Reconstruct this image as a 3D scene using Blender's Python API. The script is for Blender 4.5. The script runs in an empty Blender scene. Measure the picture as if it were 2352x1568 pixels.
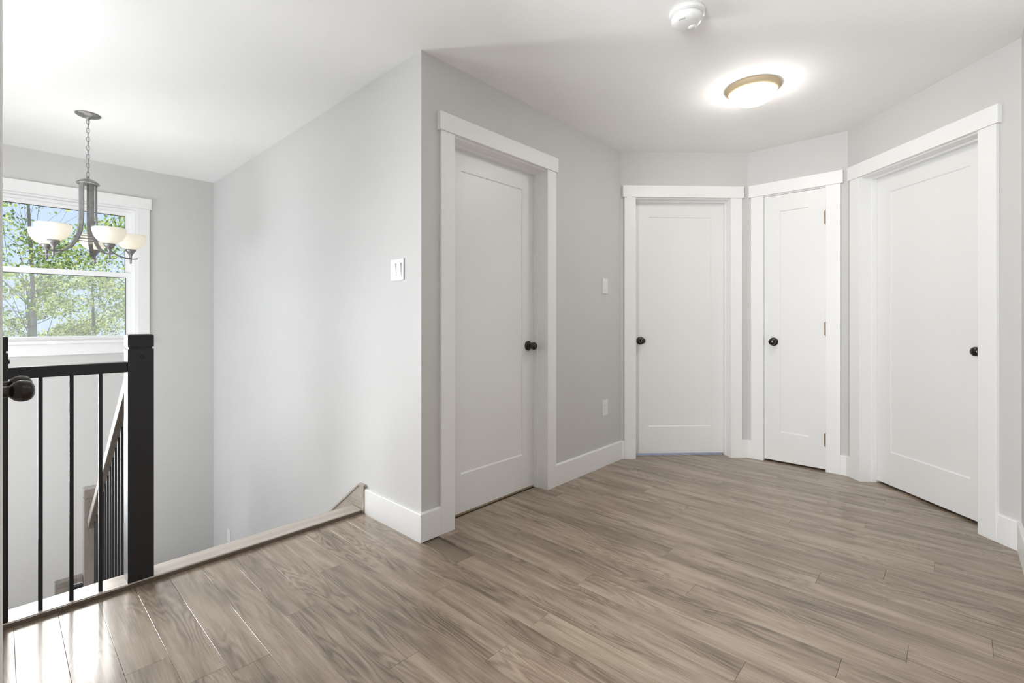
import bpy, math, random
import numpy as np
from mathutils import Matrix, Vector

C = bpy.context.scene.collection
scn = bpy.context.scene
PI = math.pi
R = math.radians
random.seed(7)
rng = np.random.default_rng(7)

# ------------------------------------------------------------------ camera, world, sun, exposure
cam_d = bpy.data.cameras.new('camera')
cam = bpy.data.objects.new('camera', cam_d)
C.objects.link(cam)
cam.location = (0.0, 0.0, 1.097)
cam.rotation_euler = (R(90), 0, R(-47.149))
cam_d.sensor_fit = 'HORIZONTAL'
cam_d.sensor_width = 36.0
cam_d.lens = 1091.126 / 2352 * 36.0
cam_d.shift_y = -(784 - 735.664) / 2352
cam_d.clip_start = 0.01
cam_d.clip_end = 500
scn.camera = cam

scn.view_settings.view_transform = 'Standard'
scn.view_settings.look = 'None'
scn.view_settings.exposure = 0.10
scn.view_settings.gamma = 1.0
scn.view_settings.use_curve_mapping = False
scn.cycles.use_denoising = True
scn.cycles.max_bounces = 14
scn.cycles.diffuse_bounces = 10
scn.cycles.glossy_bounces = 6
scn.cycles.transparent_max_bounces = 24
scn.cycles.sample_clamp_indirect = 6.0
scn.cycles.caustics_reflective = False
scn.cycles.caustics_refractive = False

LAMP_K = 1.0
CHAND_W = 5.0      # each of the five bulbs
DOME_L = 42.0
FILL_STAIR = 460.0    # daylight lamp outside the made-up second stair window, added to brighten the stairwell
FILL_SIDE = 84.0     # daylight lamp added outside a made-up window in the far left wall
FILL_HALL = 275.0     # daylight lamp added outside a made-up window behind the camera
SKY_K = 1.1
SUN_E = 6.8

w = bpy.data.worlds.new('sky')
scn.world = w
w.use_nodes = True
nt = w.node_tree
nt.nodes.clear()
wo = nt.nodes.new('ShaderNodeOutputWorld')
bg = nt.nodes.new('ShaderNodeBackground')
tc = nt.nodes.new('ShaderNodeTexCoord')
sx = nt.nodes.new('ShaderNodeSeparateXYZ')
rp = nt.nodes.new('ShaderNodeValToRGB')
rp.color_ramp.elements[0].position = 0.0
rp.color_ramp.elements[0].color = (0.64, 0.77, 0.99, 1)
rp.color_ramp.elements[1].position = 0.55
rp.color_ramp.elements[1].color = (0.48, 0.66, 0.98, 1)
nt.links.new(tc.outputs['Generated'], sx.inputs[0])
nt.links.new(sx.outputs['Z'], rp.inputs[0])
nt.links.new(rp.outputs[0], bg.inputs[0])
bg.inputs[1].default_value = SKY_K
nt.links.new(bg.outputs[0], wo.inputs[0])

sun_d = bpy.data.lights.new('sun', 'SUN')
sun_d.energy = SUN_E
sun_d.angle = R(34)
sun_d.color = (1.0, 0.97, 0.92)
sun = bpy.data.objects.new('sun', sun_d)
C.objects.link(sun)
SUN_EL, SUN_AZ = R(27), R(-10)   # hazy low sun facing the stair window
sun.rotation_euler = Vector((math.sin(SUN_AZ) * math.cos(SUN_EL), math.cos(SUN_AZ) * math.cos(SUN_EL), math.sin(SUN_EL))).to_track_quat('Z', 'Y').to_euler()


def fill_light(name, loc, rot, sx, sy, power, col):  # added area lamp, set outside an out-of-frame window
    d = bpy.data.lights.new(name, 'AREA')
    d.shape = 'RECTANGLE'
    d.size, d.size_y = sx, sy
    d.energy = power
    d.color = col
    o = bpy.data.objects.new(name, d)
    C.objects.link(o)
    o.location = loc
    o.rotation_euler = rot
    return o


fill_light('fill_stair', (-1.38, 5.50, 0.50), (R(-90), 0, 0), 1.25, 1.95, FILL_STAIR, (0.96, 0.965, 1.0))
fill_light('fill_stair_side', (-2.36, 3.75, 0.45), (0, R(-90), 0), 1.85, 1.40, FILL_SIDE, (0.96, 0.965, 1.0))
fill_light('fill_hall', (-2.66, 0.33, 1.20), (0, R(-90), 0), 1.75, 0.90, FILL_HALL, (0.97, 0.98, 1.0))

# ------------------------------------------------------------------ node helpers
def mat(name):
    m = bpy.data.materials.new(name)
    m.use_nodes = True
    n = m.node_tree
    b = n.nodes.get('Principled BSDF')
    return m, n, b


def N(n, t, **kw):
    x = n.nodes.new(t)
    for k, v in kw.items():
        setattr(x, k, v)
    return x


def math_node(n, op, a, b=None):
    x = N(n, 'ShaderNodeMath', operation=op)
    for i, v in enumerate((a, b)):
        if v is None:
            continue
        if isinstance(v, (int, float)):
            x.inputs[i].default_value = v
        else:
            n.links.new(v, x.inputs[i])
    return x.outputs[0]


def ramp(n, fac, stops):
    r = N(n, 'ShaderNodeValToRGB')
    e = r.color_ramp.elements
    while len(e) < len(stops):
        e.new(0.5)
    for i, (p, c) in enumerate(stops):
        e[i].position = p
        e[i].color = (*c, 1)
    n.links.new(fac, r.inputs[0])
    return r.outputs[0]


def paint(name, col, rough, bump=0.0, scale=260.0, var=0.015, spec=0.5):
    m, n, b = mat(name)
    t = N(n, 'ShaderNodeTexCoord')
    ns = N(n, 'ShaderNodeTexNoise')
    ns.inputs['Scale'].default_value = 3.0
    ns.inputs['Detail'].default_value = 4
    n.links.new(t.outputs['Object'], ns.inputs['Vector'])
    c0 = tuple(max(0, c - var) for c in col)
    c1 = tuple(c + var for c in col)
    n.links.new(ramp(n, ns.outputs['Fac'], [(0.3, c0), (0.7, c1)]), b.inputs['Base Color'])
    b.inputs['Roughness'].default_value = rough
    b.inputs['Specular IOR Level'].default_value = spec
    if bump:
        n2 = N(n, 'ShaderNodeTexNoise')
        n2.inputs['Scale'].default_value = scale
        n2.inputs['Detail'].default_value = 2
        n.links.new(t.outputs['Object'], n2.inputs['Vector'])
        bp = N(n, 'ShaderNodeBump')
        bp.inputs['Strength'].default_value = bump
        bp.inputs['Distance'].default_value = 0.001
        n.links.new(n2.outputs['Fac'], bp.inputs['Height'])
        n.links.new(bp.outputs[0], b.inputs['Normal'])
    return m


def metal(name, col, rough, metallic=1.0, coat=0.0):
    m, n, b = mat(name)
    t = N(n, 'ShaderNodeTexCoord')
    ns = N(n, 'ShaderNodeTexNoise')
    ns.inputs['Scale'].default_value = 40.0
    ns.inputs['Detail'].default_value = 3
    n.links.new(t.outputs['Object'], ns.inputs['Vector'])
    n.links.new(ramp(n, ns.outputs['Fac'], [(0.3, tuple(c * 0.85 for c in col)), (0.7, tuple(c * 1.15 for c in col))]),
                b.inputs['Base Color'])
    b.inputs['Metallic'].default_value = metallic
    b.inputs['Roughness'].default_value = rough
    b.inputs['Coat Weight'].default_value = coat
    return m


def wood(name, dark, mid, light, rough, axis='Y', ringamp=0.5, per_object=True, coat=0.0):
    """laminate wood: cathedral contours of a stretched noise plus fine fibres; grain along the given axis"""
    m, n, b = mat(name)
    t = N(n, 'ShaderNodeTexCoord')
    oi = N(n, 'ShaderNodeObjectInfo')
    mp = N(n, 'ShaderNodeMapping')
    n.links.new(t.outputs['Object'], mp.inputs['Vector'])
    off = N(n, 'ShaderNodeCombineXYZ')
    if per_object:
        for i, k in enumerate((53.0, 91.0, 37.0)):
            n.links.new(math_node(n, 'MULTIPLY', oi.outputs['Random'], k), off.inputs[i])
    n.links.new(off.outputs[0], mp.inputs['Location'])
    s_ring = {'Y': (9.0, 1.3, 9.0), 'X': (1.3, 9.0, 9.0), 'Z': (9.0, 9.0, 1.3)}[axis]
    s_fine = {'Y': (240, 5, 240), 'X': (5, 240, 240), 'Z': (240, 240, 5)}[axis]
    s_band = {'Y': (22, 2.2, 22), 'X': (2.2, 22, 22), 'Z': (22, 22, 2.2)}[axis]

    def vecmul(s):
        v = N(n, 'ShaderNodeVectorMath', operation='MULTIPLY')
        n.links.new(mp.outputs[0], v.inputs[0])
        v.inputs[1].default_value = s
        return v.outputs[0]
    n1 = N(n, 'ShaderNodeTexNoise')
    n1.inputs['Scale'].default_value = 1.0
    n1.inputs['Detail'].default_value = 2.5
    n1.inputs['Roughness'].default_value = 0.45
    n1.inputs['Distortion'].default_value = 0.35
    n.links.new(vecmul(s_ring), n1.inputs['Vector'])
    ring = math_node(n, 'SINE', math_node(n, 'MULTIPLY', n1.outputs['Fac'], 120.0))
    ring = math_node(n, 'MULTIPLY_ADD', ring, 0.5)
    ring.node.inputs[2].default_value = 0.5
    ring = math_node(n, 'POWER', ring, 1.6)
    nb = N(n, 'ShaderNodeTexNoise')
    nb.inputs['Scale'].default_value = 1.0
    nb.inputs['Detail'].default_value = 4
    nb.inputs['Roughness'].default_value = 0.6
    n.links.new(vecmul(s_band), nb.inputs['Vector'])
    nf = N(n, 'ShaderNodeTexNoise')
    nf.inputs['Scale'].default_value = 1.0
    nf.inputs['Detail'].default_value = 3
    n.links.new(vecmul(s_fine), nf.inputs['Vector'])
    # where the cathedral shows strongly
    msk = N(n, 'ShaderNodeTexNoise')
    msk.inputs['Scale'].default_value = 1.0
    msk.inputs['Detail'].default_value = 1
    n.links.new(vecmul({'Y': (9, 1.6, 9), 'X': (1.6, 9, 9), 'Z': (9, 9, 1.6)}[axis]), msk.inputs['Vector'])
    mk = N(n, 'ShaderNodeMapRange')
    mk.inputs['From Min'].default_value = 0.40
    mk.inputs['From Max'].default_value = 0.60
    n.links.new(msk.outputs['Fac'], mk.inputs['Value'])
    rr = math_node(n, 'MULTIPLY', ring, math_node(n, 'MULTIPLY', mk.outputs[0], ringamp))
    v = math_node(n, 'MULTIPLY', nb.outputs['Fac'], 1.05)
    v = math_node(n, 'ADD', v, math_node(n, 'MULTIPLY', nf.outputs['Fac'], 0.42))
    v = math_node(n, 'SUBTRACT', v, math_node(n, 'MULTIPLY', rr, 0.26))
    # plank to plank difference
    v = math_node(n, 'ADD', v, math_node(n, 'MULTIPLY', math_node(n, 'SUBTRACT', oi.outputs['Random'], 0.5), 0.14 if per_object else 0))
    n.links.new(ramp(n, v, [(0.36, dark), (0.62, mid), (0.92, light)]), b.inputs['Base Color'])
    b.inputs['Roughness'].default_value = rough
    b.inputs['Specular IOR Level'].default_value = 0.85
    b.inputs['Coat Weight'].default_value = coat
    b.inputs['Coat Roughness'].default_value = 0.16
    bp = N(n, 'ShaderNodeBump')
    bp.inputs['Strength'].default_value = 0.10
    bp.inputs['Distance'].default_value = 0.0008
    n.links.new(nf.outputs['Fac'], bp.inputs['Height'])
    n.links.new(bp.outputs[0], b.inputs['Normal'])
    return m


WALLC = (0.575, 0.57, 0.56)
M = {}
M['wall'] = paint('grey_wall_paint', WALLC, 0.6, 0.05, 300, 0.006, 0.3)
M['ceil'] = paint('white_ceiling_paint', (0.90, 0.898, 0.895), 0.8, 0.06, 180, 0.006, 0.2)
M['trim'] = paint('white_trim_paint', (0.80, 0.80, 0.795), 0.38, 0, 0, 0.006, 0.45)
M['door'] = paint('white_door_paint', (0.765, 0.765, 0.757), 0.36, 0.02, 400, 0.006, 0.45)
M['vinyl'] = paint('white_window_vinyl', (0.86, 0.86, 0.86), 0.3, 0, 0, 0.004)
M['plastic'] = paint('white_plastic', (0.74, 0.74, 0.73), 0.32, 0, 0, 0.004)
M['greyplastic'] = paint('grey_plastic', (0.42, 0.42, 0.42), 0.4)
M['floor'] = wood('laminate_plank', (0.102, 0.068, 0.043), (0.222, 0.160, 0.110), (0.39, 0.305, 0.228), 0.50, 'Y', 0.9, True, 0.6)
M['nosing'] = wood('laminate_nosing', (0.30, 0.25, 0.20), (0.43, 0.375, 0.32), (0.55, 0.49, 0.43), 0.34, 'X', 0.25)
M['nosing_y'] = wood('laminate_skirt', (0.24, 0.20, 0.16), (0.35, 0.30, 0.25), (0.47, 0.41, 0.36), 0.34, 'Y', 0.25)
M['greywood'] = wood('grey_brown_stained_wood', (0.085, 0.07, 0.06), (0.14, 0.12, 0.10), (0.21, 0.18, 0.155), 0.38, 'Z', 0.2)
M['subfloor'] = paint('subfloor_panel', (0.20, 0.155, 0.115), 0.6)
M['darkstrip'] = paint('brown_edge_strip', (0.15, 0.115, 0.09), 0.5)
M['edge'] = paint('tan_threshold_wood', (0.40, 0.31, 0.20), 0.5)
M['black'] = paint('black_stained_wood', (0.020, 0.020, 0.022), 0.38, 0.08, 90, 0.004, 0.4)
M['iron'] = paint('black_powder_coated_steel', (0.016, 0.016, 0.018), 0.42, 0, 0, 0.003, 0.4)
M['bronze'] = metal('oil_rubbed_bronze', (0.030, 0.024, 0.020), 0.24, 0.7, 0.3)
M['hinge'] = metal('antique_bronze_hinge', (0.20, 0.15, 0.10), 0.38, 1.0)
M['nickel'] = metal('brushed_pewter', (0.25, 0.246, 0.243), 0.40, 0.85)
M['pan'] = paint('champagne_metal_pan', (0.50, 0.40, 0.25), 0.5, 0, 0, 0.01)
M['seal'] = paint('dark_window_gasket', (0.05, 0.05, 0.055), 0.6)


def mat_glass():
    m, n, b = mat('clear_window_glass')
    n.nodes.remove(b)
    o = n.nodes.get('Material Output')
    tr = N(n, 'ShaderNodeBsdfTransparent')
    tr.inputs[0].default_value = (0.97, 0.98, 0.98, 1)
    gl = N(n, 'ShaderNodeBsdfGlossy')
    gl.inputs['Roughness'].default_value = 0.02
    fr = N(n, 'ShaderNodeFresnel')
    fr.inputs[0].default_value = 1.45
    mx = N(n, 'ShaderNodeMixShader')
    n.links.new(fr.outputs[0], mx.inputs[0])
    n.links.new(tr.outputs[0], mx.inputs[1])
    n.links.new(gl.outputs[0], mx.inputs[2])
    n.links.new(mx.outputs[0], o.inputs[0])
    return m


def mat_screen():
    m, n, b = mat('insect_screen_mesh')
    n.nodes.remove(b)
    o = n.nodes.get('Material Output')
    tr = N(n, 'ShaderNodeBsdfTransparent')
    df = N(n, 'ShaderNodeBsdfTranslucent')
    df.inputs[0].default_value = (0.88, 0.88, 0.85, 1)
    d2 = N(n, 'ShaderNodeBsdfDiffuse')
    d2.inputs[0].default_value = (0.6, 0.6, 0.58, 1)
    ad = N(n, 'ShaderNodeMixShader')
    ad.inputs[0].default_value = 0.5
    n.links.new(df.outputs[0], ad.inputs[1])
    n.links.new(d2.outputs[0], ad.inputs[2])
    mx = N(n, 'ShaderNodeMixShader')
    mx.inputs[0].default_value = 0.10
    n.links.new(tr.outputs[0], mx.inputs[1])
    n.links.new(ad.outputs[0], mx.inputs[2])
    n.links.new(mx.outputs[0], o.inputs[0])
    return m


def mat_emit(name, col, k):
    m, n, b = mat(name)
    b.inputs['Base Color'].default_value = (0.9, 0.9, 0.88, 1)
    b.inputs['Roughness'].default_value = 0.35
    b.inputs['Emission Color'].default_value = (*col, 1)
    b.inputs['Emission Strength'].default_value = k
    return m


def mat_bowl():
    m, n, b = mat('etched_white_glass')
    o = n.nodes.get('Material Output')
    b.inputs['Base Color'].default_value = (0.86, 0.85, 0.81, 1)
    b.inputs['Roughness'].default_value = 0.35
    tl = N(n, 'ShaderNodeBsdfTranslucent')
    tl.inputs[0].default_value = (0.85, 0.81, 0.72, 1)
    mx = N(n, 'ShaderNodeMixShader')
    mx.inputs[0].default_value = 0.25
    n.links.new(b.outputs[0], mx.inputs[1])
    n.links.new(tl.outputs[0], mx.inputs[2])
    n.links.new(mx.outputs[0], o.inputs[0])
    return m


def mat_leaf(name, a, bcol, c):
    m, n, b = mat(name)
    o = n.nodes.get('Material Output')
    g = N(n, 'ShaderNodeNewGeometry')
    col = ramp(n, g.outputs['Random Per Island'], [(0.0, a), (0.55, bcol), (1.0, c)])
    n.links.new(col, b.inputs['Base Color'])
    b.inputs['Roughness'].default_value = 0.45
    tl = N(n, 'ShaderNodeBsdfTranslucent')
    n.links.new(col, tl.inputs[0])
    mx = N(n, 'ShaderNodeMixShader')
    mx.inputs[0].default_value = 0.55
    n.links.new(b.outputs[0], mx.inputs[1])
    n.links.new(tl.outputs[0], mx.inputs[2])
    n.links.new(mx.outputs[0], o.inputs[0])
    return m


M['glass'] = mat_glass()
M['screen'] = mat_screen()
M['dome'] = mat_emit('lit_frosted_dome', (1.0, 0.965, 0.91), DOME_L)
M['bowl'] = mat_bowl()
M['bark'] = paint('grey_bark', (0.26, 0.24, 0.215), 0.9, 0.6, 30, 0.05)
M['leaf'] = mat_leaf('maple_leaf', (0.07, 0.13, 0.03), (0.32, 0.42, 0.10), (0.74, 0.75, 0.26))
M['leaf_far'] = mat_leaf('birch_leaf', (0.10, 0.15, 0.05), (0.46, 0.53, 0.20), (0.88, 0.86, 0.44))
M['grass'] = paint('lawn_grass', (0.14, 0.22, 0.07), 0.9, 0.4, 20, 0.04)


# ------------------------------------------------------------------ mesh builder
class MB:
    def __init__(s):
        s.v, s.f, s.sm = [], [], []

    def add(s, vs, fs, smooth=False):
        o = len(s.v)
        s.v += [tuple(p) for p in vs]
        s.f += [tuple(i + o for i in q) for q in fs]
        s.sm += [smooth] * len(fs)
        return s

    def box(s, x0, x1, y0, y1, z0, z1):
        vs = [(x, y, z) for z in (z0, z1) for y in (y0, y1) for x in (x0, x1)]
        return s.add(vs, [(0, 2, 3, 1), (4, 5, 7, 6), (0, 1, 5, 4), (2, 6, 7, 3), (0, 4, 6, 2), (1, 3, 7, 5)])

    def cbox(s, x0, x1, y0, y1, z0, z1, c=0.001):
        """box whose top edges are chamfered by c"""
        vs = [(x0, y0, z0), (x1, y0, z0), (x1, y1, z0), (x0, y1, z0),
              (x0, y0, z1 - c), (x1, y0, z1 - c), (x1, y1, z1 - c), (x0, y1, z1 - c),
              (x0 + c, y0 + c, z1), (x1 - c, y0 + c, z1), (x1 - c, y1 - c, z1), (x0 + c, y1 - c, z1)]
        fs = [(3, 2, 1, 0), (8, 9, 10, 11)]
        for a in (0, 4):
            for i in range(4):
                j = (i + 1) % 4
                fs.append((a + i, a + j, a + 4 + j, a + 4 + i))
        return s.add(vs, fs)

    def prism(s, poly, z0, z1):
        n = len(poly)
        vs = [(x, y, z0) for x, y in poly] + [(x, y, z1) for x, y in poly]
        fs = [tuple(range(n))[::-1], tuple(range(n, 2 * n))]
        for i in range(n):
            j = (i + 1) % n
            fs.append((i, j, n + j, n + i))
        return s.add(vs, fs)

    def prism_x(s, poly, x0, x1):
        """polygon in (y,z) extruded along x"""
        n = len(poly)
        vs = [(x0, y, z) for y, z in poly] + [(x1, y, z) for y, z in poly]
        fs = [tuple(range(n))[::-1], tuple(range(n, 2 * n))]
        for i in range(n):
            j = (i + 1) % n
            fs.append((i, j, n + j, n + i))
        return s.add(vs, fs)

    def lathe(s, prof, cen=(0, 0, 0), axis='z', seg=32, smooth=True):
        """prof: list of (r, h)"""
        vs, fs = [], []
        for r, h in prof:
            for k in range(seg):
                a = 2 * PI * k / seg
                c, d = r * math.cos(a), r * math.sin(a)
                p = {'z': (c, d, h), 'y': (c, h, d), 'x': (h, c, d)}[axis]
                vs.append((cen[0] + p[0], cen[1] + p[1], cen[2] + p[2]))
        for i in range(len(prof) - 1):
            for k in range(seg):
                l = (k + 1) % seg
                fs.append((i * seg + k, i * seg + l, (i + 1) * seg + l, (i + 1) * seg + k))
        return s.add(vs, fs, smooth)

    def tube(s, path, rad, seg=8, smooth=True, flat=None):
        """swept tube; rad: number or list; flat=(a,b): elliptical half widths (sideways, along up)"""
        P = [Vector(p) for p in path]
        n = len(P)
        rad = [rad] * n if isinstance(rad, (int, float)) else rad
        vs, fs = [], []
        ref = None
        for i in range(n):
            t = (P[min(i + 1, n - 1)] - P[max(i - 1, 0)]).normalized()
            if ref is None:
                ref = Vector((0, 0, 1)) if abs(t.z) < 0.9 else Vector((1, 0, 0))
            u = t.cross(ref).normalized()
            q = u.cross(t).normalized()
            ref = q
            for k in range(seg):
                a = 2 * PI * k / seg
                vs.append(P[i] + u * math.cos(a) * rad[i] + q * math.sin(a) * rad[i])
        for i in range(n - 1):
            for k in range(seg):
                l = (k + 1) % seg
                fs.append((i * seg + k, i * seg + l, (i + 1) * seg + l, (i + 1) * seg + k))
        fs.append(tuple(range(seg))[::-1])
        fs.append(tuple((n - 1) * seg + k for k in range(seg)))
        return s.add(vs, fs, smooth)

    def ribbon(s, path, side, wid, thk):
        """strap with rectangular section; side = constant sideways unit vector"""
        P = [Vector(p) for p in path]
        S = Vector(side)
        n = len(P)
        wid = [wid] * n if isinstance(wid, (int, float)) else wid
        vs, fs = [], []
        for i in range(n):
            t = (P[min(i + 1, n - 1)] - P[max(i - 1, 0)]).normalized()
            q = t.cross(S).normalized()
            for a, b in ((-1, -1), (1, -1), (1, 1), (-1, 1)):
                vs.append(P[i] + S * (a * wid[i] / 2) + q * (b * thk / 2))
        for i in range(n - 1):
            for k in range(4):
                l = (k + 1) % 4
                fs.append((i * 4 + k, i * 4 + l, (i + 1) * 4 + l, (i + 1) * 4 + k))
        fs += [(3, 2, 1, 0), tuple((n - 1) * 4 + k for k in range(4))]
        return s.add(vs, fs, False)

    def torus(s, cen, R0, r0, axis='z', seg=28, sub=8, sx=1.0, sz=1.0, rot=None):
        vs, fs = [], []
        for i in range(seg):
            a = 2 * PI * i / seg
            for j in range(sub):
                b = 2 * PI * j / sub
                rr = R0 + r0 * math.cos(b)
                p = Vector((rr * math.cos(a) * sx, rr * math.sin(a) * sz, r0 * math.sin(b)))
                if rot is not None:
                    p = rot @ p
                vs.append((cen[0] + p[0], cen[1] + p[1], cen[2] + p[2]))
        for i in range(seg):
            for j in range(sub):
                k, l = (i + 1) % seg, (j + 1) % sub
                fs.append((i * sub + j, k * sub + j, k * sub + l, i * sub + l))
        return s.add(vs, fs, True)

    def mesh(s, name, m):
        me = bpy.data.meshes.new(name)
        me.from_pydata(s.v, [], s.f)
        me.polygons.foreach_set('use_smooth', s.sm)
        me.materials.append(m)
        me.update()
        return me

    def build(s, name, m, parent=None, loc=None, bevel=0.0, rotz=None):
        o = bpy.data.objects.new(name, s.mesh(name, m))
        C.objects.link(o)
        if parent is not None:
            o.parent = parent
        if loc is not None:
            o.location = loc
        if rotz is not None:
            o.rotation_euler = (0, 0, rotz)
        if bevel:
            bv = o.modifiers.new('bevel', 'BEVEL')
            bv.width = bevel
            bv.segments = 2
            bv.limit_method = 'ANGLE'
            bv.angle_limit = R(40)
        return o


def empty(name, loc, rz=0.0, parent=None):
    o = bpy.data.objects.new(name, None)
    o.empty_display_size = 0.1
    C.objects.link(o)
    o.location = loc
    o.rotation_euler = (0, 0, rz)
    if parent is not None:
        o.parent = parent
    return o


def tag(o, label, cat, group=None, kind=None):
    o['label'] = label
    o['category'] = cat
    if group:
        o['group'] = group
    if kind:
        o['kind'] = kind
    return o


def structure(o, label=None):
    o['kind'] = 'structure'
    if label:
        o['label'] = label
    return o


def plabel(o, label):
    o['label'] = label
    return o


def dup(root, loc, rz=None):
    r = root.copy()
    C.objects.link(r)
    r.location = loc
    if rz is not None:
        r.rotation_euler = (0, 0, rz)
    for ch in list(root.children):
        c = ch.copy()
        C.objects.link(c)
        c.parent = r
        for g in list(ch.children):
            d = g.copy()
            C.objects.link(d)
            d.parent = c
    return r


# ------------------------------------------------------------------ room plan (metres)
H = 2.44
ZB = -2.95                       # lower storey floor
P_A0 = (1.423, 5.293)
P_A1 = (1.423, 1.935)
P_BC = (3.357, 1.935)
P_CE = (4.083, 1.209)
P_ED = (4.083, 0.544)
P_DF = (3.299, -0.240)
XL = -0.0155                     # face of the closet wall on the left
YL0, YL1 = 0.90, 2.44            # closet block
XS = -2.10                       # far left wall of the stairwell
YW = 5.293
YF = -0.24
XV = -2.40                       # alcove left


def wall(name, p, q, m0, m1, openings=(), z0=0.0, z1=H, t=0.13, label=None):
    """wall with its room face from p to q (left to right as seen from the room);
    m0, m1: how far the outer face shifts along the wall at either end; openings (u0,u1,za,zb)"""
    L = math.hypot(q[0] - p[0], q[1] - p[1])
    phi = math.atan2(q[1] - p[1], q[0] - p[0])
    b = MB()

    def pr(u0, u1, za, zb):
        a0 = m0 if u0 == 0 else 0
        a1 = m1 if u1 == L else 0
        b.prism([(u0, 0), (u1, 0), (u1 + a1, t), (u0 + a0, t)], za, zb)
    ops = sorted(openings)
    u = 0
    for (a, c, za, zb) in ops:
        pr(u, a, z0, z1)
        if zb < z1:
            pr(a, c, zb, z1)
        if za > z0:
            pr(a, c, z0, za)
        u = c
    pr(u, L, z0, z1)
    o = b.build(name, M['wall'], None, (p[0], p[1], 0), 0, phi)
    structure(o, label)
    return o, phi


K45 = 0.13 * math.tan(R(22.5))
DOOR_TOP = 2.067
# openings in local u
D1 = (1.627 - 1.423, 2.407 - 1.423)
uC = (P_BC[0] - P_BC[1]) * 2 ** -.5
D2 = (1.122 - uC, 1.890 - uC)
D3 = (1.209 - 1.088, 1.209 - 0.674)
uD = (P_ED[0] + P_ED[1]) * 2 ** -.5
D4 = (uD - 3.142, uD - 2.352)

wall('wall_stair', P_A0, P_A1, 0.13, -0.13, z0=ZB)
wB = wall('wall_back', P_A1, P_BC, 0.13, K45, [(D1[0], D1[1], 0, DOOR_TOP)])
wC = wall('wall_corner', P_BC, P_CE, -K45, K45, [(D2[0], D2[1], 0, DOOR_TOP)])
wE = wall('wall_niche', P_CE, P_ED, -K45, K45, [(D3[0], D3[1], 0, DOOR_TOP)])
wD = wall('wall_right', P_ED, P_DF, -K45, -K45, [(D4[0], D4[1], 0, DOOR_TOP)])
wall('wall_front', P_DF, (XV, YF), K45, 0)
W3 = (-0.12, 0.78, 0.32, 2.087)
wall('wall_alcove', (XV, YF), (XV, YL0), -0.13, 0.0, [(W3[0] - YF, W3[1] - YF, W3[2], W3[3])])

WX0, WX1, WZ0, WZ1 = -0.56, 0.829, 0.93, 2.087
wall('wall_window', (XS, YW), (1.423, YW), -0.13, 0.13, [(WX0 - XS, WX1 - XS, WZ0, WZ1), (-2.005 - XS, -0.755 - XS, -0.50, WZ1)], z0=ZB)
wall('wall_stair_left', (XS, 2.30), (XS, YW), 0, 0.13, [(0.75, 2.15, -0.50, WZ1)], z0=ZB)

# closet block on the left: hall face with double doors, end faces
LD0, LD1 = 1.055, 2.275
b = MB()
b.box(XL - 0.11, XL, YL0, LD0, 0, H)
b.box(XL - 0.11, XL, LD1, YL1, 0, H)
b.box(XL - 0.11, XL, LD0, LD1, DOOR_TOP, H)
b.box(XV, XL - 0.11, YL0, YL0 + 0.11, 0, H)
b.box(XS - 0.13, XL - 0.11, YL1 - 0.11, YL1, 0, H)
structure(b.build('wall_left', M['wall']))

# below the hall floor, closing the stairwell
structure(MB().box(XS - 0.13, 1.423, 2.44, 2.55, ZB, -0.30).build('wall_below', M['wall']))

# unseen walls around the rooms behind the doors, added to block light there
b = MB()
b.box(6.5, 6.62, -2.2, 1.5, 0, H)
b.box(6.5, 6.62, 1.5, 5.2, 0, 0.3)
b.box(6.5, 6.62, 5.2, 5.42, 0, H)
structure(b.build('wall_outer_east', M['wall']))
structure(MB().box(1.56, 6.62, 5.43, 5.55, 0, H).build('wall_outer_north', M['wall']))
structure(MB().box(3.1, 6.62, -2.32, -2.2, 0, H).build('wall_outer_south', M['wall']))
structure(MB().box(3.0, 3.12, -2.2, -0.38, 0, H).build('wall_partition_a', M['wall']))
structure(MB().box(3.46, 3.56, 2.12, 5.43, 0, H).build('wall_partition_b', M['wall']))
structure(MB().box(4.26, 6.5, 1.24, 1.34, 0, H).build('wall_partition_c', M['wall']))
structure(MB().box(4.26, 6.5, 0.42, 0.52, 0, H).build('wall_partition_d', M['wall']))

structure(MB().box(XV - 0.4, 6.9, -2.5, 5.8, H, H + 0.2).build('ceiling', M['ceil']))

# ------------------------------------------------------------------ floor: slab with planks
NY0, NY1 = 2.467, 2.585        # stair nosing
b = MB()
b.box(XV - 0.13, 6.62, -2.3, NY0 + 0.02, -0.30, -0.009)
b.box(1.56, 6.62, NY0 + 0.02, 5.43, -0.30, -0.009)
floor = structure(b.build('floor', M['subfloor']))
PW = 0.1142
PX0 = 0.0335
PLEN = 1.392
butts = {25: .652, 27: .343, 24: .06, 22: .215, 20: .421, 19: -.098, 17: .109, 15: .264, 16: .783, 18: .988, 21: 1.143,
         23: 1.144, 26: 1.147, 28: 1.142, 30: 1.223, 14: 1.142, 11: 1.11, 10: 1.531, 9: 1.105, 8: 2.019, 6: 1.811,
         4: 1.648, 2: 1.875, -1: 0.30, 0: 0.40, 1: 0.42, 3: 0.30, 5: -0.20, 7: 1.30, 12: 0.25, 13: 1.88, 29: 0.55, 31: 0.30, 32: 0.9}
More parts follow.
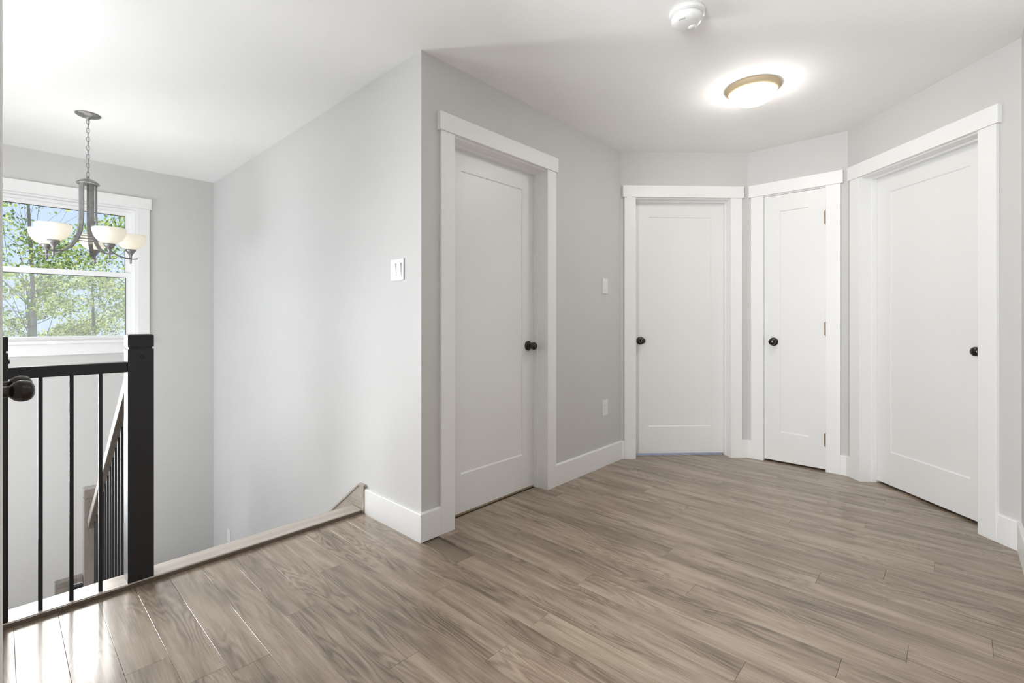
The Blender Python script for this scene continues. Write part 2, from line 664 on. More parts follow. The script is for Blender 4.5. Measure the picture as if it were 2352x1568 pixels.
for k in range(-22, 36):
    x0 = PX0 + PW * k
    x1 = x0 + PW
    y_lo = -0.36 if x0 < 3.35 else min(x0 - 3.539 - 0.15, 1.19)
    y_hi = NY0 if x1 < 1.41 else 2.02
    if x0 < 1.41 < x1:
        y_hi = NY0
    if x1 > 3.30:
        y_hi = min(2.10, 5.292 - x0 + 0.60)
    if x1 <= XL:
        y_hi = 0.97
    if y_hi - y_lo < 0.05:
        continue
    yb = butts.get(k, random.uniform(0, PLEN))
    while yb > y_lo:
        yb -= PLEN
    y = yb
    while y < y_hi:
        a, c = max(y, y_lo), min(y + PLEN, y_hi)
        if c - a > 0.01:
            g = 0.00035
            # the plank beside the stair wall is cut to it
            xe = min(x1, 1.42) if (x0 < 1.41 and c > 2.1 and x1 > 1.43) else x1
            MB().cbox(g, xe - x0 - g, g, c - a - g, 0, 0.009, 0.0005).build('plank', M['floor'], floor, (x0, a, -0.009))
        y += PLEN

# lower storey floor
structure(MB().box(XS - 0.13, 1.56, 2.44, 5.43, ZB - 0.1, ZB).build('floor_lower', M['subfloor']))


# ------------------------------------------------------------------ trim and doors
def baseboard(name, p, q, e0=0.0, e1=0.0):
    L = math.hypot(q[0] - p[0], q[1] - p[1])
    phi = math.atan2(q[1] - p[1], q[0] - p[0])
    t = 0.015
    prof = [(0, 0), (-t, 0), (-t, 0.136), (-t + 0.003, 0.140), (0, 0.142)]
    n = len(prof)
    vs = []
    for (y, z) in prof:
        vs.append((0 - e0 * y, y, z))
    for (y, z) in prof:
        vs.append((L + e1 * y, y, z))
    fs = [tuple(range(n)), tuple(range(n, 2 * n))[::-1]]
    for i in range(n):
        j = (i + 1) % n
        fs.append((i, n + i, n + j, j))
    return structure(MB().add(vs, fs).build(name, M['trim'], None, (p[0], p[1], 0), 0, phi))


KB = math.tan(R(22.5))


def along(p, q, u):
    L = math.hypot(q[0] - p[0], q[1] - p[1])
    return (p[0] + (q[0] - p[0]) * u / L, p[1] + (q[1] - p[1]) * u / L)


LB = P_BC[0] - P_A1[0]
LC = math.hypot(P_CE[0] - P_BC[0], P_CE[1] - P_BC[1])
LE = P_CE[1] - P_ED[1]
LDw = math.hypot(P_DF[0] - P_ED[0], P_DF[1] - P_ED[1])
CW = 0.090
baseboard('baseboard_stair', (1.423, 2.447), P_A1, 0, -1.0)
baseboard('baseboard_back_a', P_A1, along(P_A1, P_BC, D1[0] - CW), -1.0, 0)
baseboard('baseboard_back_b', along(P_A1, P_BC, D1[1] + CW), P_BC, 0, KB)
baseboard('baseboard_corner_a', P_BC, along(P_BC, P_CE, D2[0] - CW), KB, 0)
baseboard('baseboard_corner_b', along(P_BC, P_CE, D2[1] + CW), P_CE, 0, KB)
baseboard('baseboard_niche_a', P_CE, along(P_CE, P_ED, D3[0] - CW), KB, 0)
baseboard('baseboard_niche_b', along(P_CE, P_ED, D3[1] + CW), P_ED, 0, KB)
baseboard('baseboard_right_a', P_ED, along(P_ED, P_DF, D4[0] - CW), KB, 0)
baseboard('baseboard_right_b', along(P_ED, P_DF, D4[1] + CW), P_DF, 0, -KB)
baseboard('baseboard_front', P_DF, (XV, YF), -KB, 1.0)


def knob_mesh():
    prof = [(0.0, 0.0), (0.0325, 0.0), (0.0325, 0.005), (0.029, 0.0085), (0.018, 0.0105), (0.0138, 0.013), (0.0128, 0.022), (0.0138, 0.027),
            (0.0175, 0.030), (0.0215, 0.034), (0.0245, 0.041), (0.0252, 0.048), (0.0242, 0.055), (0.0212, 0.0612), (0.0160, 0.0655),
            (0.0090, 0.0682), (0.0, 0.069)]
    return MB().lathe([(r, -h) for r, h in prof], axis='y', seg=32)


KNOB = knob_mesh().mesh('door_knob', M['bronze'])


def add_knob(parent, loc, label=None):
    o = bpy.data.objects.new('door_knob', KNOB)
    C.objects.link(o)
    o.parent = parent
    o.location = loc
    o['label'] = label or 'dark bronze egg-shaped door knob'
    return o


def slab_meshes(W, Ht, pl, pr_, pb, pt, t=0.035, rec=0.006, bev=0.008):
    """door slab in local coords: x 0..W, front at y=0, z 0..Ht; panel edges pl,pr_,pb,pt"""
    s = MB()
    O = [(0, 0, 0), (W, 0, 0), (W, 0, Ht), (0, 0, Ht)]
    I = [(pl, 0, pb), (pr_, 0, pb), (pr_, 0, pt), (pl, 0, pt)]
    sb = 0.0010
    J = [(pl + sb, rec, pb + bev), (pr_ - sb, rec, pb + bev), (pr_ - sb, rec, pt - bev * .6), (pl + sb, rec, pt - bev * .6)]
    B = [(x, t, z) for x, y, z in O]
    vs = O + I + J + B
    fs = []
    for i in range(4):
        j = (i + 1) % 4
        fs.append((i, j, 4 + j, 4 + i))
        fs.append((4 + i, 4 + j, 8 + j, 8 + i))
        fs.append((i, 12 + i, 12 + j, j))
    fs.append((15, 14, 13, 12))
    s.add(vs, fs)
    p = MB().box(pl + sb, pr_ - sb, rec, rec + 0.006, pb + bev, pt - bev * .6)
    return s, p


def casing(root, u0, u1, ztop, depth, hth=0.026):
    """flat craftsman casing around an opening u0..u1, on the wall face y=0 (room towards -y)"""
    for a, c in ((u0 - CW, u0), (u1, u1 + CW)):
        MB().box(a, c, -0.018, 0, 0, ztop + 0.006).build('side_casing', M['trim'], root, None, 0.0015)
    MB().box(u0 - CW - 0.014, u1 + CW + 0.014, -hth, 0, ztop + 0.006, ztop + 0.099).build('head_casing', M['trim'], root, None, 0.002)


def door(n, p, phi, u0, u1, panel, recess, knob_u, gap=0.008, label=None, threshold=None, hinges=None):
    root = structure(empty('door_%d' % n, (p[0], p[1], 0), phi), label)
    casing(root, u0, u1, DOOR_TOP, recess)
    # jamb lining with stop
    j = MB()
    e = 0.004
    j.box(u0 - 0.012, u0 + 0.001, -0.002, 0.13, 0, DOOR_TOP)
    j.box(u1 - 0.001, u1 + 0.012, -0.002, 0.13, 0, DOOR_TOP)
    j.box(u0 - 0.012, u1 + 0.012, -0.002, 0.13, DOOR_TOP - 0.002, DOOR_TOP + 0.014)
    j.build('jamb', M['trim'], root)
    if recess > 0.05:
        s = MB()
        s.box(u0, u0 + 0.011, recess - 0.032, recess - 0.001, 0, DOOR_TOP - 0.013)
        s.box(u1 - 0.011, u1, recess - 0.032, recess - 0.001, 0, DOOR_TOP - 0.013)
        s.box(u0, u1, recess - 0.032, recess - 0.001, DOOR_TOP - 0.013, DOOR_TOP)
        s.build('door_stop', M['trim'], root)
    g = 0.003
    W = u1 - u0 - 2 * g
    Ht = DOOR_TOP - 0.004 - gap
    s, pn = slab_meshes(W, Ht, panel[0] - u0 - g, panel[1] - u0 - g, panel[2] - gap, panel[3] - gap)
    sl = s.build('door_slab', M['door'], root, (u0 + g, recess, gap))
    pn.build('door_panel', M['door'], sl)
    add_knob(sl, (knob_u - u0 - g, 0, 0.932 - gap))
    if threshold:
        plabel(MB().box(u0, u1, recess + 0.004, 0.13, -0.001, threshold).build('threshold', M['edge'], root), 'tan wooden threshold strip under the door')
    if hinges:
        ue, zs = hinges
        for z in zs:
            h = MB()
            h.lathe([(0, -0.047), (0.0062, -0.047), (0.0062, 0.047), (0, 0.047)], (0, 0, 0), 'z', 12, False)
            h.lathe([(0, -0.052), (0.004, -0.052), (0.004, 0.052), (0, 0.052)], (0, 0, 0), 'z', 8, False)
            h.box(-0.012, 0.0, 0.004, 0.0065, -0.045, 0.045)
            plabel(h.build('hinge', M['hinge'], root, (ue, -0.006, z)), 'bronze hinge barrel')
    return root


door(1, P_A1, wB[1], D1[0], D1[1], (1.768 - 1.423, 2.292 - 1.423, 0.228, 1.942), 0.098, 2.345 - 1.423, 0.012,
     'white single panel door in the long grey wall beside the stair corner', threshold=0.009)
door(2, P_BC, wC[1], D2[0], D2[1], (1.262 - uC, 1.776 - uC, 0.230, 1.940), 0.092, 1.192 - uC, 0.014,
     'white single panel door facing the camera in the diagonal wall')
door(3, P_CE, wE[1], D3[0], D3[1], (1.209 - 0.973, 1.209 - 0.785, 0.234, 1.939), 0.003, 1.209 - 1.019, 0.014,
     'narrow white closet door with visible bronze hinges',
     hinges=(D3[1] - 0.001, (1.848, 1.037, 0.228)))
door(4, P_ED, wD[1], D4[0], D4[1], (uD - 3.024, uD - 2.502, 0.230, 1.945), 0.098, uD - 2.425, 0.014,
     'white single panel door in the angled wall at the right edge')
# strike plate on the closet door frame
d3 = [o for o in C.objects if o.name == 'door_3'][0]
plabel(MB().box(D3[0] - 0.004, D3[0] + 0.0022, -0.0015, 0.0005, 0.904, 0.962).build('strike_plate', M['hinge'], d3), 'dark bronze strike plate')
d1o = [o for o in C.objects if o.name == 'door_1'][0]

# double closet doors in the left wall (only their knobs and the nearest casing reach the frame)
root5 = structure(empty('door_5', (XL, YL0, 0), R(90)), 'white closet double doors at the left edge with two dark knobs')
casing(root5, LD0 - YL0, LD1 - YL0, DOOR_TOP, 0.0, 0.0185)
mid = (1.6635) - YL0
for (a, c, kn) in ((LD0 - YL0 + .003, mid - .0015, mid - 0.0655), (mid + .0015, LD1 - YL0 - .003, mid + 0.0655)):
    s, pn = slab_meshes(c - a, DOOR_TOP - 0.02, 0.11, c - a - 0.11, 0.22, 1.93)
    sl = s.build('door_slab', M['door'], root5, (a, -0.004, 0.012))
    pn.build('door_panel', M['door'], sl)
    add_knob(sl, (kn - a, 0, 0.932 - 0.012))

# ------------------------------------------------------------------ window
def window(n, x0, x1, label, z0=WZ0, z1=WZ1, org=(0, YW), phi=0.0):
    root = structure(empty('window_%d' % n, (org[0], org[1], 0), phi), label)
    zr = 1.495 if n == 1 else (z0 + z1) / 2
    MB().box(x0 - 0.084, x0, -0.018, 0, z0, z1).build('side_casing', M['trim'], root, None, 0.0015)
    MB().box(x1, x1 + 0.084, -0.018, 0, z0, z1).build('side_casing', M['trim'], root, None, 0.0015)
    MB().box(x0 - 0.096, x1 + 0.096, -0.026, 0, z1, z1 + 0.094).build('head_casing', M['trim'], root, None, 0.002)
    MB().box(x0 - 0.10, x1 + 0.10, -0.045, 0.05, z0 - 0.022, z0 + 0.002).build('stool', M['trim'], root, None, 0.004)
    MB().box(x0 - 0.084, x1 + 0.084, -0.018, 0, z0 - 0.112, z0 - 0.022).build('apron', M['trim'], root, None, 0.0015)
    j = MB()
    j.box(x0 - .001, x0 + 0.016, -0.001, 0.13, z0 + 0.012, z1 - 0.016)
    j.box(x1 - 0.016, x1 + .001, -0.001, 0.13, z0 + 0.012, z1 - 0.016)
    j.box(x0 - .001, x1 + .001, -0.001, 0.13, z1 - 0.016, z1 + .001)
    j.box(x0, x1, 0.05, 0.14, z0 - 0.02, z0 + 0.012)
    j.build('jamb', M['trim'], root)
    fr = MB()
    f0, f1 = x0 + 0.016, x1 - 0.016
    fr.box(f0, f0 + 0.022, 0.045, 0.115, z0 + .012, z1 - 0.036)
    fr.box(f1 - 0.022, f1, 0.045, 0.115, z0 + .012, z1 - 0.036)
    fr.box(f0, f1, 0.045, 0.115, z1 - 0.036, z1 - 0.016)
    fr.build('window_frame', M['vinyl'], root)
    s0, s1 = f0 + 0.022, f1 - 0.022

    def sash(nm, za, zb, y0, y1, top, bot, side=0.034):
        s = MB()
        s.box(s0, s0 + side, y0, y1, za, zb)
        s.box(s1 - side, s1, y0, y1, za, zb)
        s.box(s0 + side, s1 - side, y0, y1, zb - top, zb)
        s.box(s0 + side, s1 - side, y0, y1, za, za + bot)
        o = s.build(nm, M['vinyl'], root, None, 0.0012)
        ym = (y0 + y1) / 2
        g = MB().box(s0 + side, s1 - side, ym - 0.002, ym + 0.002, za + bot, zb - top).build('glass_pane', M['glass'], o)
        k = MB()
        e = 0.004
        a0, a1, b0, b1 = s0 + side, s1 - side, za + bot, zb - top
        k.box(a0, a0 + e, ym - 0.006, ym + 0.006, b0, b1)
        k.box(a1 - e, a1, ym - 0.006, ym + 0.006, b0, b1)
        k.box(a0, a1, ym - 0.006, ym + 0.006, b1 - e, b1)
        k.build('gasket', M['seal'], o)
        return o
    sash('upper_sash', zr - 0.021, z1 - 0.035, 0.082, 0.108, 0.031, 0.042)
    lo = sash('lower_sash', z0 + 0.012, zr + 0.021, 0.052, 0.078, 0.043, 0.026)
    MB().box(s0, s1, 0.114, 0.1145, z0 + 0.025, zr + 0.005).build('insect_screen', M['screen'], root)
    lk = MB().box(-0.03, 0.03, 0.050, 0.066, zr + 0.021, zr + 0.033)
    lk.build('sash_lock', M['vinyl'], lo, ((x0 + x1) / 2, 0, 0))
    return root


window(1, WX0, WX1, 'white double-hung window over the stair landing with trees beyond')
window(2, -2.005, -0.755, 'tall white window added left of the first one to carry fill light', z0=-0.50)  # made-up window out of view, frames the added stair lamp
window(3, W3[0] - YF, W3[1] - YF, 'white window added behind the camera to carry fill light', z0=W3[2], org=(XV, YF), phi=R(90))  # made-up window, added so the hall lamp can shine in
window(4, 0.75, 2.15, 'tall white window added in the far left stair wall for fill light', z0=-0.50, org=(XS, 2.30), phi=R(90))  # unseen window added to light the stair wall from the front

# ------------------------------------------------------------------ stairs
RISE, RUN, NST = 0.195, 0.255, 6
SX0, SX1 = 0.33, 1.408
st = tag(empty('staircase', (0.9, NY1, 0)), 'grey-brown laminate staircase going down from the light nosing board', 'stairs')
o = MB().cbox(0, 1.4088 - XL - 0.001, 0, NY1 - NY0, -0.03, 0.0, 0.005).build('nosing', M['nosing'], st, (XL + 0.001 - 0.9, NY0 - NY1, 0.019))
plabel(o, 'pale wooden nosing board along the top of the stairs')
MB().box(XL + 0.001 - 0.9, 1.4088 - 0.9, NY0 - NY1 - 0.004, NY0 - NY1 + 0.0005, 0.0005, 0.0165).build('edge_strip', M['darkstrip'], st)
MB().box(XS - 0.9, 1.423 - 0.9, -0.03, -0.012, -0.30, -0.011).build('riser', M['nosing'], st)
for i in range(NST):
    z = -RISE * (i + 1)
    y = RUN * i
    last = i == NST - 1
    if not last:
        MB().box(SX0 - 0.9, SX1 - 0.9, y - 0.012, y + RUN + 0.02, z - 0.03, z).build('tread', M['greywood'], st, None, 0.004)
    MB().box(SX0 - 0.9, SX1 - 0.9, y - 0.012, y - 0.0, z, z + RISE - (0.011 if i == 0 else 0.03)).build('riser', M['nosing'], st)
LZ = -RISE * NST
LY = NY1 + RUN * (NST - 1)
MB().box(XS - 0.9 + 0.001, SX1 + 0.014 - 0.9, RUN * (NST - 1) - 0.012, YW - NY1 - 0.001, LZ - 0.12, LZ).build('landing', M['greywood'], st)
# stringer under the rail
yb_ = RUN * (NST - 1)
MB().prism_x([(-0.02, -0.02), (0.0, -0.02), (yb_ + 0.1, LZ + 0.28), (yb_ + 0.1, LZ - 0.1), (0.0, -0.42), (-0.02, -0.42)], SX0 - 0.9 + 0.03, SX0 - 0.9 + 0.11).build('stringer', M['greywood'], st)
# skirt board against the stair wall
xw = 1.423 - 0.9
sk = []
t = 0.72
MB().prism_x([(2.463 - NY1, 0.0005), (2.463 - NY1, 0.150), (2.507 - NY1, 0.150), (2.507 + 1.75 - NY1, 0.150 - t * 1.75),
              (2.507 + 1.75 - NY1, -0.35 - t * 1.75), (2.60 - NY1, -0.28), (2.60 - NY1, 0.0005)], xw - 0.014, xw - 0.0005).build('skirt_board', M['nosing_y'], st)
cp = MB()
cp.prism_x([(2.452 - NY1, 0.150), (2.452 - NY1, 0.160), (2.508 - NY1, 0.160), (2.507 + 1.75 - NY1, 0.160 - t * 1.75),
            (2.507 + 1.75 - NY1, 0.148 - t * 1.75), (2.505 - NY1, 0.150)], xw - 0.020, xw - 0.0005)
cp.box(xw - 0.020, xw - 0.0005, 2.450 - NY1, 2.463 - NY1, 0.0005, 0.150)
cp.build('skirt_cap', M['nosing_y'], st)


# ------------------------------------------------------------------ railings
def newel(parent, x, y, z0, zt, m, hw=0.0435, plug=None):
    """square post with a groove below its cap; x,y centre"""
    b = MB()
    gt = zt - 0.052
    b.box(x - hw, x + hw, y - hw, y + hw, z0, gt - 0.009)
    b.box(x - hw + 0.005, x + hw - 0.005, y - hw + 0.005, y + hw - 0.005, gt - 0.010, gt + 0.001)
    b.box(x - hw, x + hw, y - hw, y + hw, gt, zt - 0.003)
    c = 0.006
    b.add([(x - hw, y - hw, zt - .003), (x + hw, y - hw, zt - .003), (x + hw, y + hw, zt - .003), (x - hw, y + hw, zt - .003),
           (x - hw + c, y - hw + c, zt), (x + hw - c, y - hw + c, zt), (x + hw - c, y + hw - c, zt), (x - hw + c, y + hw - c, zt)],
          [(0, 1, 5, 4), (1, 2, 6, 5), (2, 3, 7, 6), (3, 0, 4, 7), (4, 5, 6, 7)])
    o = b.build('newel_post', m, parent, None, 0.0012)
    if plug:
        px, py, pz, ax = plug
        MB().lathe([(0, -0.0045), (0.006, -0.0045), (0.0085, 0.0), (0, 0.001)], (0, 0, 0), ax, 14, False).build('plug', m, o, (px, py, pz))
    return o


YR = 2.5165
gr = tag(empty('guard_railing', (0.2, YR, 0.019)), 'black level guard railing with square newel posts at the head of the stairs', 'railing')


def loc(x, y, z):
    return (x - 0.2, y - YR, z - 0.019)


newel(gr, 0.399 - 0.2, 0, 0.0, 1.020, M['black'], 0.0435, (0.403 - 0.2, -0.0435, 0.946 - 0.019, 'y'))
newel(gr, -0.0235 - 0.2, 0, 0.0, 1.020, M['black'], 0.0435, None)
pl = MB().lathe([(0, 0.0045), (0.006, 0.0045), (0.0085, 0.0), (0, -0.001)], (0, 0, 0), 'x', 14, False)
pl.build('plug', M['black'], gr, (-0.0235 - 0.2 + 0.0435, 0, 0.946 - 0.019))
MB().box(0.015 - 0.2, 0.357 - 0.2, -0.04, 0.02, 0.866, 0.908).build('handrail', M['black'], gr, None, 0.004)
for x in (0.1025, 0.1875, 0.2725):
    MB().box(-0.0062, 0.0062, -0.0062, 0.0062, 0, 0.868).build('baluster', M['iron'], gr, (x - 0.2, -0.024, 0))

# sloped railing
XR = 0.399
NYL = 3.99      # lower newel centre
sr = tag(empty('stair_railing', (XR, NY1, 0)), 'sloped grey-brown stair handrail with black balusters descending behind the front newel', 'railing')
ya, yb2 = 2.562, NYL - 0.046


def rz(y):
    return 0.898 - 0.772 * (y - 2.60)


MB().prism_x([(ya - NY1, rz(ya)), (yb2 - NY1, rz(yb2)), (yb2 - NY1, rz(yb2) - 0.062), (ya - NY1, rz(ya) - 0.062)], -0.029, 0.029).build('handrail', M['greywood'], sr, None, 0.004)
y = 2.672
while y < NYL - 0.06:
    zb = -0.02 - (y - NY1) * (LZ + 0.30) / -(yb_ + 0.1) if y > NY1 else 0
    zbot = -0.02 + (y - NY1) * (LZ + 0.28 + 0.02) / (yb_ + 0.1)
    MB().box(-0.0062, 0.0062, -0.0062, 0.0062, zbot - 0.01, rz(y) - 0.058).build('baluster', M['iron'], sr, (0, y - NY1, 0))
    y += 0.085
newel(sr, 0, NYL - NY1, LZ, 0.045, M['greywood'])

# low railing of the lower flight at the landing edge
lr = tag(empty('landing_railing', (0.3, 4.06, LZ)), 'low grey-brown wooden railing with a black rail beside the landing newel', 'railing')
yr = 4.02 - 4.06
MB().box(0.226 - 0.3, 0.290 - 0.3, yr - 0.03, yr + 0.03, 0, -0.536 - LZ).build('newel_post', M['greywood'], lr, None, 0.002)
MB().box(0.226 - 0.3, 0.354 - 0.3, yr - 0.03, yr + 0.03, -0.536 - LZ, -0.505 - LZ).build('top_rail', M['greywood'], lr, None, 0.003)
MB().box(0.298 - 0.3, 0.354 - 0.3, yr - 0.02, yr + 0.02, -0.590 - LZ, -0.560 - LZ).build('lower_rail', M['iron'], lr, None, 0.003)
MB().box(0.298 - 0.3, 0.354 - 0.3, yr - 0.02, yr + 0.02, 0.06, 0.10).build('bottom_rail', M['greywood'], lr, None, 0.003)


# ------------------------------------------------------------------ wall plates
def plate(name, p, phi, w_, z0, z1, gangs, label, cat, kind='rocker', scratch=False):
    """p: plan point at plate centre on the wall; phi: wall direction"""
    zc = (z0 + z1) / 2
    hh = (z1 - z0) / 2
    root = tag(empty(name, (p[0], p[1], zc), phi), label, cat)
    MB().box(-w_ / 2, w_ / 2, -0.006, 0, -hh, hh).build('cover_plate', M['plastic'], root, None, 0.002)
    gx = [0] if gangs == 1 else [-0.023, 0.023]
    for x in gx:
        if kind == 'rocker':
            fr = MB().box(x - 0.0172, x + 0.0172, -0.0075, -0.005, -0.0345, 0.0345).build('switch_frame', M['plastic'], root, None, 0.0006)
            s = MB()
            s.add([(x - 0.015, -0.0075, -0.032), (x + 0.015, -0.0075, -0.032), (x + 0.015, -0.009, 0), (x - 0.015, -0.009, 0),
                   (x - 0.015, -0.0125, 0.032), (x + 0.015, -0.0125, 0.032), (x - 0.015, -0.006, -0.032), (x + 0.015, -0.006, -0.032),
                   (x + 0.015, -0.006, 0.032), (x - 0.015, -0.006, 0.032)],
                  [(0, 1, 2, 3), (3, 2, 5, 4), (4, 5, 8, 9), (0, 3, 4, 9, 6), (1, 7, 8, 5, 2), (0, 6, 7, 1)])
            s.build('rocker', M['plastic'], root)
        elif kind == 'dimmer':
            MB().box(x - 0.0165, x + 0.0165, -0.0085, -0.005, -0.0335, 0.0335).build('paddle', M['plastic'], root, None, 0.001)
            MB().box(0.002, 0.012, -0.0095, -0.006, -0.0262, -0.0235).build('indicator', M['greyplastic'], root)
        else:
            MB().box(x - 0.0168, x + 0.0168, -0.0082, -0.005, -0.0335, 0.0335).build('receptacle', M['plastic'], root, None, 0.0008)
            sl = MB()
            for zc2 in (-0.018, 0.018):
                sl.box(x - 0.0075, x - 0.0055, -0.0086, -0.008, zc2 - 0.001, zc2 + 0.007)
                sl.box(x + 0.0055, x + 0.0075, -0.0086, -0.008, zc2 + 0.0, zc2 + 0.006)
                sl.lathe([(0, -0.0086), (0.0022, -0.0086), (0.0022, -0.008)], (x, 0, zc2 - 0.006), 'y', 8, False)
            sl.build('slot', M['greyplastic'], root)['kind'] = 'stuff'
    return root


plate('light_switch', (1.423, 2.139), R(-90), 0.118, 1.306, 1.420, 2, 'double white rocker switch plate on the pale stair wall', 'switch')
plate('light_switch', (3.119, 1.935), 0, 0.072, 1.300, 1.414, 1, 'single white switch with a tiny indicator on the grey wall between doors', 'switch', 'dimmer')
plate('power_outlet', (3.121, 1.935), 0, 0.072, 0.380, 0.495, 1, 'white wall outlet low on the grey wall below the single switch', 'outlet', 'outlet')
plate('power_outlet', (1.423, 4.843), R(-90), 0.078, -0.925, -0.810, 1, 'white wall outlet low in the stairwell just above the nosing board', 'outlet', 'outlet')

# ------------------------------------------------------------------ ceiling fixtures
# smoke detector
sd = tag(empty('smoke_detector', (2.038, 0.850, H)), 'white round smoke detector on the ceiling near the top of the picture', 'smoke detector')
MB().lathe([(0.0, 0.0), (0.076, 0.0), (0.076, -0.012), (0.072, -0.017), (0.0, -0.017)], seg=48).build('base', M['plastic'], sd)
MB().lathe([(0.058, -0.016), (0.058, -0.0245), (0.0, -0.0245)], seg=48).build('vent_ring', M['greyplastic'], sd)
MB().lathe([(0.0, -0.0235), (0.0655, -0.0235), (0.0665, -0.032), (0.060, -0.045), (0.048, -0.052), (0.028, -0.0555), (0.0, -0.056)], seg=48).build('cover', M['plastic'], sd)
MB().lathe([(0.0, -0.050), (0.016, -0.0515), (0.0175, -0.0560), (0.0160, -0.0585), (0.0, -0.059)], (0.030, -0.012, 0), seg=24).build('test_button', M['plastic'], sd)
gr_ = MB()
for k in range(5):
    gr_.box(-0.052 + 0.0, -0.030, -0.012 + 0.0055 * k, -0.0095 + 0.0055 * k, -0.0525, -0.0455)
gr_ = gr_.build('sounder_grille', M['greyplastic'], sd)
gr_['kind'] = 'stuff'

# flush mount light
FX, FY = 2.955, 0.846
fl = tag(empty('flush_ceiling_light', (FX, FY, H)), 'lit flush ceiling light with champagne rim and white glass dome', 'ceiling light')
MB().lathe([(0.0, 0.0), (0.143, 0.0), (0.146, -0.004), (0.145, -0.010), (0.134, -0.026), (0.121, -0.036), (0.115, -0.036), (0.115, -0.030), (0.0, -0.030)], seg=64).build('pan', M['pan'], fl)
MB().lathe([(0.1185, -0.034), (0.1195, -0.040), (0.114, -0.055), (0.100, -0.070), (0.078, -0.082), (0.050, -0.090), (0.022, -0.094), (0.0, -0.095)], seg=64).build('glass_dome', M['dome'], fl)

# chandelier
CX, CY = 0.391, 4.137
ch = tag(empty('chandelier', (CX, CY, H)), 'pewter five-arm chandelier with white glass bowls hanging over the stairwell', 'chandelier')
MB().lathe([(0.0, 0.0), (0.064, 0.0), (0.0655, -0.004), (0.060, -0.009), (0.048, -0.012), (0.046, -0.016), (0.030, -0.020), (0.014, -0.024),
            (0.009, -0.034), (0.007, -0.040), (0.0, -0.040)], seg=40).build('canopy', M['nickel'], ch)
lk = MB()
z = -0.048
i = 0
while z > -0.405:
    rot = (Matrix.Rotation(R(90), 3, 'X') if i % 2 == 0 else Matrix.Rotation(R(90), 3, 'Z') @ Matrix.Rotation(R(90), 3, 'X'))
    lk.torus((0, 0, z), 0.0125, 0.0022, seg=16, sub=6, sx=0.62, sz=1.35, rot=rot)
    z -= 0.0285
    i += 1
lk.build('chain', M['nickel'], ch)
cd = MB().tube([(0.002 * math.sin(k), 0.002 * math.cos(k * 1.3), -0.035 - 0.0192 * k) for k in range(21)], 0.0016, 6)
cd.build('cord', M['nickel'], ch)
MB().lathe([(0.0, -0.405), (0.007, -0.408), (0.009, -0.418), (0.022, -0.424), (0.042, -0.434), (0.056, -0.446), (0.060, -0.453), (0.058, -0.456), (0.0, -0.452)], seg=40).build('hub_cap', M['nickel'], ch)
a0 = R(47.149)
fx_, fy_ = math.sin(a0), math.cos(a0)
rx_, ry_ = math.cos(a0), -math.sin(a0)
RB = 0.222
for k in range(5):
    th = R(-93 + 72 * k)
    dx = rx_ * math.cos(th) + fx_ * math.sin(th)
    dy = ry_ * math.cos(th) + fy_ * math.sin(th)
    side = (-dy, dx, 0)
    prof = [(0.041, -0.450), (0.041, -0.55), (0.041, -0.66), (0.045, -0.72), (0.055, -0.78), (0.080, -0.835), (0.115, -0.878), (0.155, -0.905),
            (0.195, -0.918), (0.235, -0.921), (0.262, -0.916)]
    wd = [0.025, 0.025, 0.025, 0.025, 0.024, 0.023, 0.022, 0.020, 0.018, 0.016, 0.012]
    arm = MB()
    arm.ribbon([(dx * r, dy * r, zz) for r, zz in prof], side, wd, 0.0075)
    ao = arm.build('arm', M['nickel'], ch, None, 0.0012)
    MB().lathe([(0.0, -0.955), (0.0055, -0.952), (0.0065, -0.925), (0.0075, -0.905), (0.009, -0.895), (0.013, -0.888), (0.024, -0.872), (0.031, -0.860), (0.029, -0.855), (0.0, -0.858)],
               (dx * RB, dy * RB, 0), seg=24).build('cup', M['nickel'], ao)
    bo = [(0.0, -0.858), (0.026, -0.857), (0.048, -0.846), (0.066, -0.829), (0.079, -0.807), (0.0855, -0.783), (0.087, -0.762), (0.0855, -0.757),
          (0.0830, -0.762), (0.0815, -0.783), (0.075, -0.806), (0.063, -0.826), (0.046, -0.842), (0.026, -0.852), (0.0, -0.853)]
    MB().lathe(bo, (dx * RB, dy * RB, 0), seg=40).build('glass_bowl', M['bowl'], ao)
    ld = bpy.data.lights.new('chandelier_bulb', 'POINT')
    ld.energy = CHAND_W * LAMP_K / 5
    ld.color = (1.0, 0.97, 0.93)
    ld.shadow_soft_size = 0.03
    lo = bpy.data.objects.new('bulb', ld)
    C.objects.link(lo)
    lo.parent = ch
    lo.location = (dx * RB, dy * RB, -0.80)
for zz in (-0.800, -0.818):
    MB().torus((0, 0, zz), 0.066, 0.0028, seg=36, sub=8).build('ring', M['nickel'], ch)

# ------------------------------------------------------------------ outside
GZ = -3.4
structure(MB().box(-70, 90, 5.8, 160, GZ - 0.2, GZ).build('ground', M['grass']))


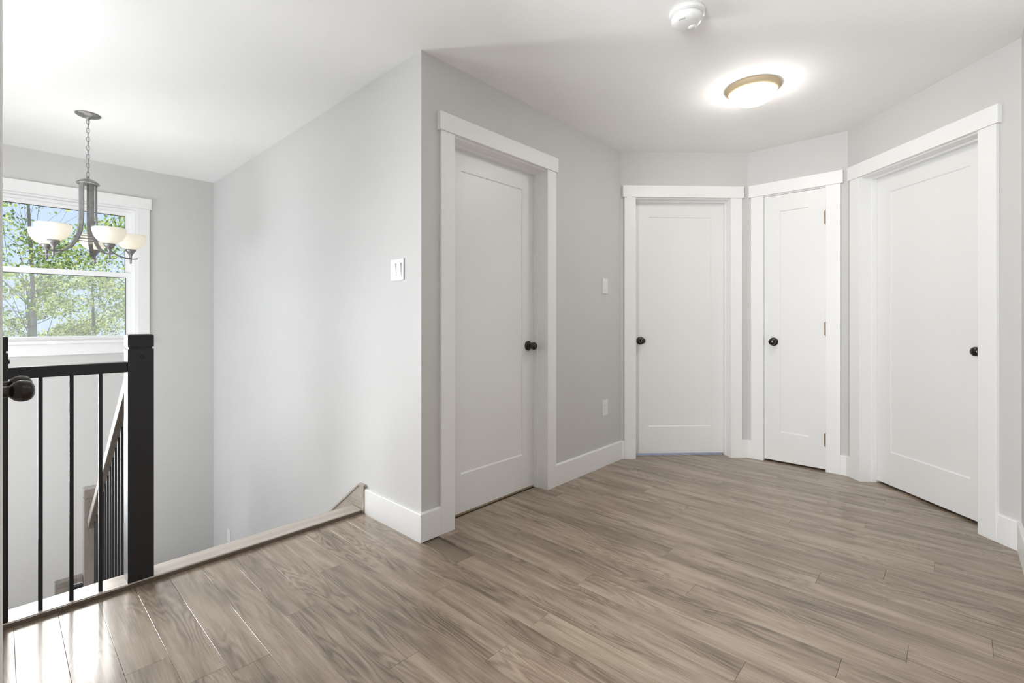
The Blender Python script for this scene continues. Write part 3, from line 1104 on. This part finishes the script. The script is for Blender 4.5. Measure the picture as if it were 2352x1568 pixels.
def leaves(n, cen, rad, size, out_v, out_f):
    """n leaf blades spread in an ellipsoid shell cluster"""
    d = rng.normal(size=(n, 3))
    d /= np.linalg.norm(d, axis=1)[:, None]
    rr = rng.uniform(0.2, 1.0, size=(n, 1)) ** 0.5
    c = np.array(cen) + d * rr * np.array(rad)
    u = rng.normal(size=(n, 3))
    u[:, 2] -= 0.5
    u /= np.linalg.norm(u, axis=1)[:, None]
    t = rng.normal(size=(n, 3))
    v = np.cross(u, t)
    v /= np.linalg.norm(v, axis=1)[:, None]
    nn = np.cross(u, v)
    s = size * rng.uniform(0.6, 1.25, size=(n, 1))
    q = np.stack([c, c + u * s * .45 + v * s * .34 + nn * s * .06, c + u * s, c + u * s * .45 - v * s * .34 + nn * s * .06], axis=1)
    o = sum(len(a) for a in out_v)
    out_v.append(q.reshape(-1, 3))
    f = (np.arange(n)[:, None] * 4 + np.array([0, 1, 2, 3])) + o
    out_f.append(f)


def tree(name, base, height, crown, nclus, nleaf, size, trunk_r, label, cat, leafmat, group=None, lean=(0, 0), zlow=0.35):
    """crown: (rx, ry) horizontal radii"""
    root = tag(empty(name, (base[0], base[1], GZ)), label, cat, group)
    path, rad = [], []
    for i in range(9):
        f = i / 8
        path.append((lean[0] * f + 0.10 * math.sin(3.1 * f + base[0]), lean[1] * f + 0.08 * math.cos(4 * f + base[1]) - 0.08, height * 0.96 * f))
        rad.append(trunk_r * (1 - 0.82 * f))
    MB().tube(path, rad, 9).build('trunk', M['bark'], root)
    br = MB()
    lv, lf = [], []
    for k in range(nclus):
        f = random.uniform(zlow, 1.0)
        zc = height * f
        tp = Vector(path[0]).lerp(Vector(path[-1]), min(f * 0.86, 0.97))
        a = random.uniform(0, 2 * PI)
        wdt = (1 - ((f - 0.55) / 0.62) ** 2) ** 0.5 if abs(f - 0.55) < 0.6 else 0.25
        r = random.uniform(0.25, 1.0) * wdt
        c = (tp.x + crown[0] * r * math.cos(a), tp.y + crown[1] * r * math.sin(a), zc)
        m1 = tp.lerp(Vector(c), 0.5) + Vector((random.uniform(-.08, .08), random.uniform(-.08, .08), random.uniform(-0.16, 0.02)))
        br.tube([tp, m1, c], [trunk_r * 0.24 * (1.15 - f), trunk_r * 0.13 * (1.15 - f), 0.004], 5)
        s = random.uniform(0.7, 1.2)
        leaves(nleaf, c, (0.42 * s, 0.42 * s, 0.26 * s), size, lv, lf)
    br.build('branches', M['bark'], root)
    V = np.concatenate(lv)
    F = np.concatenate(lf)
    me = bpy.data.meshes.new('foliage')
    me.from_pydata(V.tolist(), [], F.tolist())
    me.materials.append(leafmat)
    o = bpy.data.objects.new('foliage', me)
    C.objects.link(o)
    o.parent = root
    o['kind'] = 'stuff'
    return root


tree('maple_tree', (0.30, 11.0), 7.5, (1.7, 1.7), 44, 190, 0.058, 0.065, 'slender leafy tree with a grey trunk seen through the left of the window', 'tree', M['leaf'], zlow=0.60)
tree('maple_tree', (4.3, 12.5), 8.0, (2.1, 2.1), 34, 190, 0.06, 0.13, 'leafy tree whose branch tips hang in the upper right corner of the window', 'tree', M['leaf'], zlow=0.66)
tree('birch_tree', (1.6, 15.0), 5.6, (1.5, 1.5), 60, 240, 0.06, 0.10, 'pale green bushy tree filling the lower right of the window', 'tree', M['leaf_far'], zlow=0.40)
tree('birch_tree', (-2.0, 18.5), 5.9, (1.9, 1.6), 55, 240, 0.06, 0.10, 'pale green bushy tree behind the slender trunk at the window left', 'tree', M['leaf_far'], zlow=0.40)
tree('birch_tree', (4.3, 17.5), 6.3, (2.2, 2.2), 55, 240, 0.065, 0.11, 'pale green bushy tree behind the right end of the lower sash', 'tree', M['leaf_far'], zlow=0.38)
tree('birch_tree', (0.7, 24.5), 6.4, (2.8, 2.4), 60, 240, 0.08, 0.11, 'farthest pale green tree in the middle of the lower sash', 'tree', M['leaf_far'], zlow=0.35)
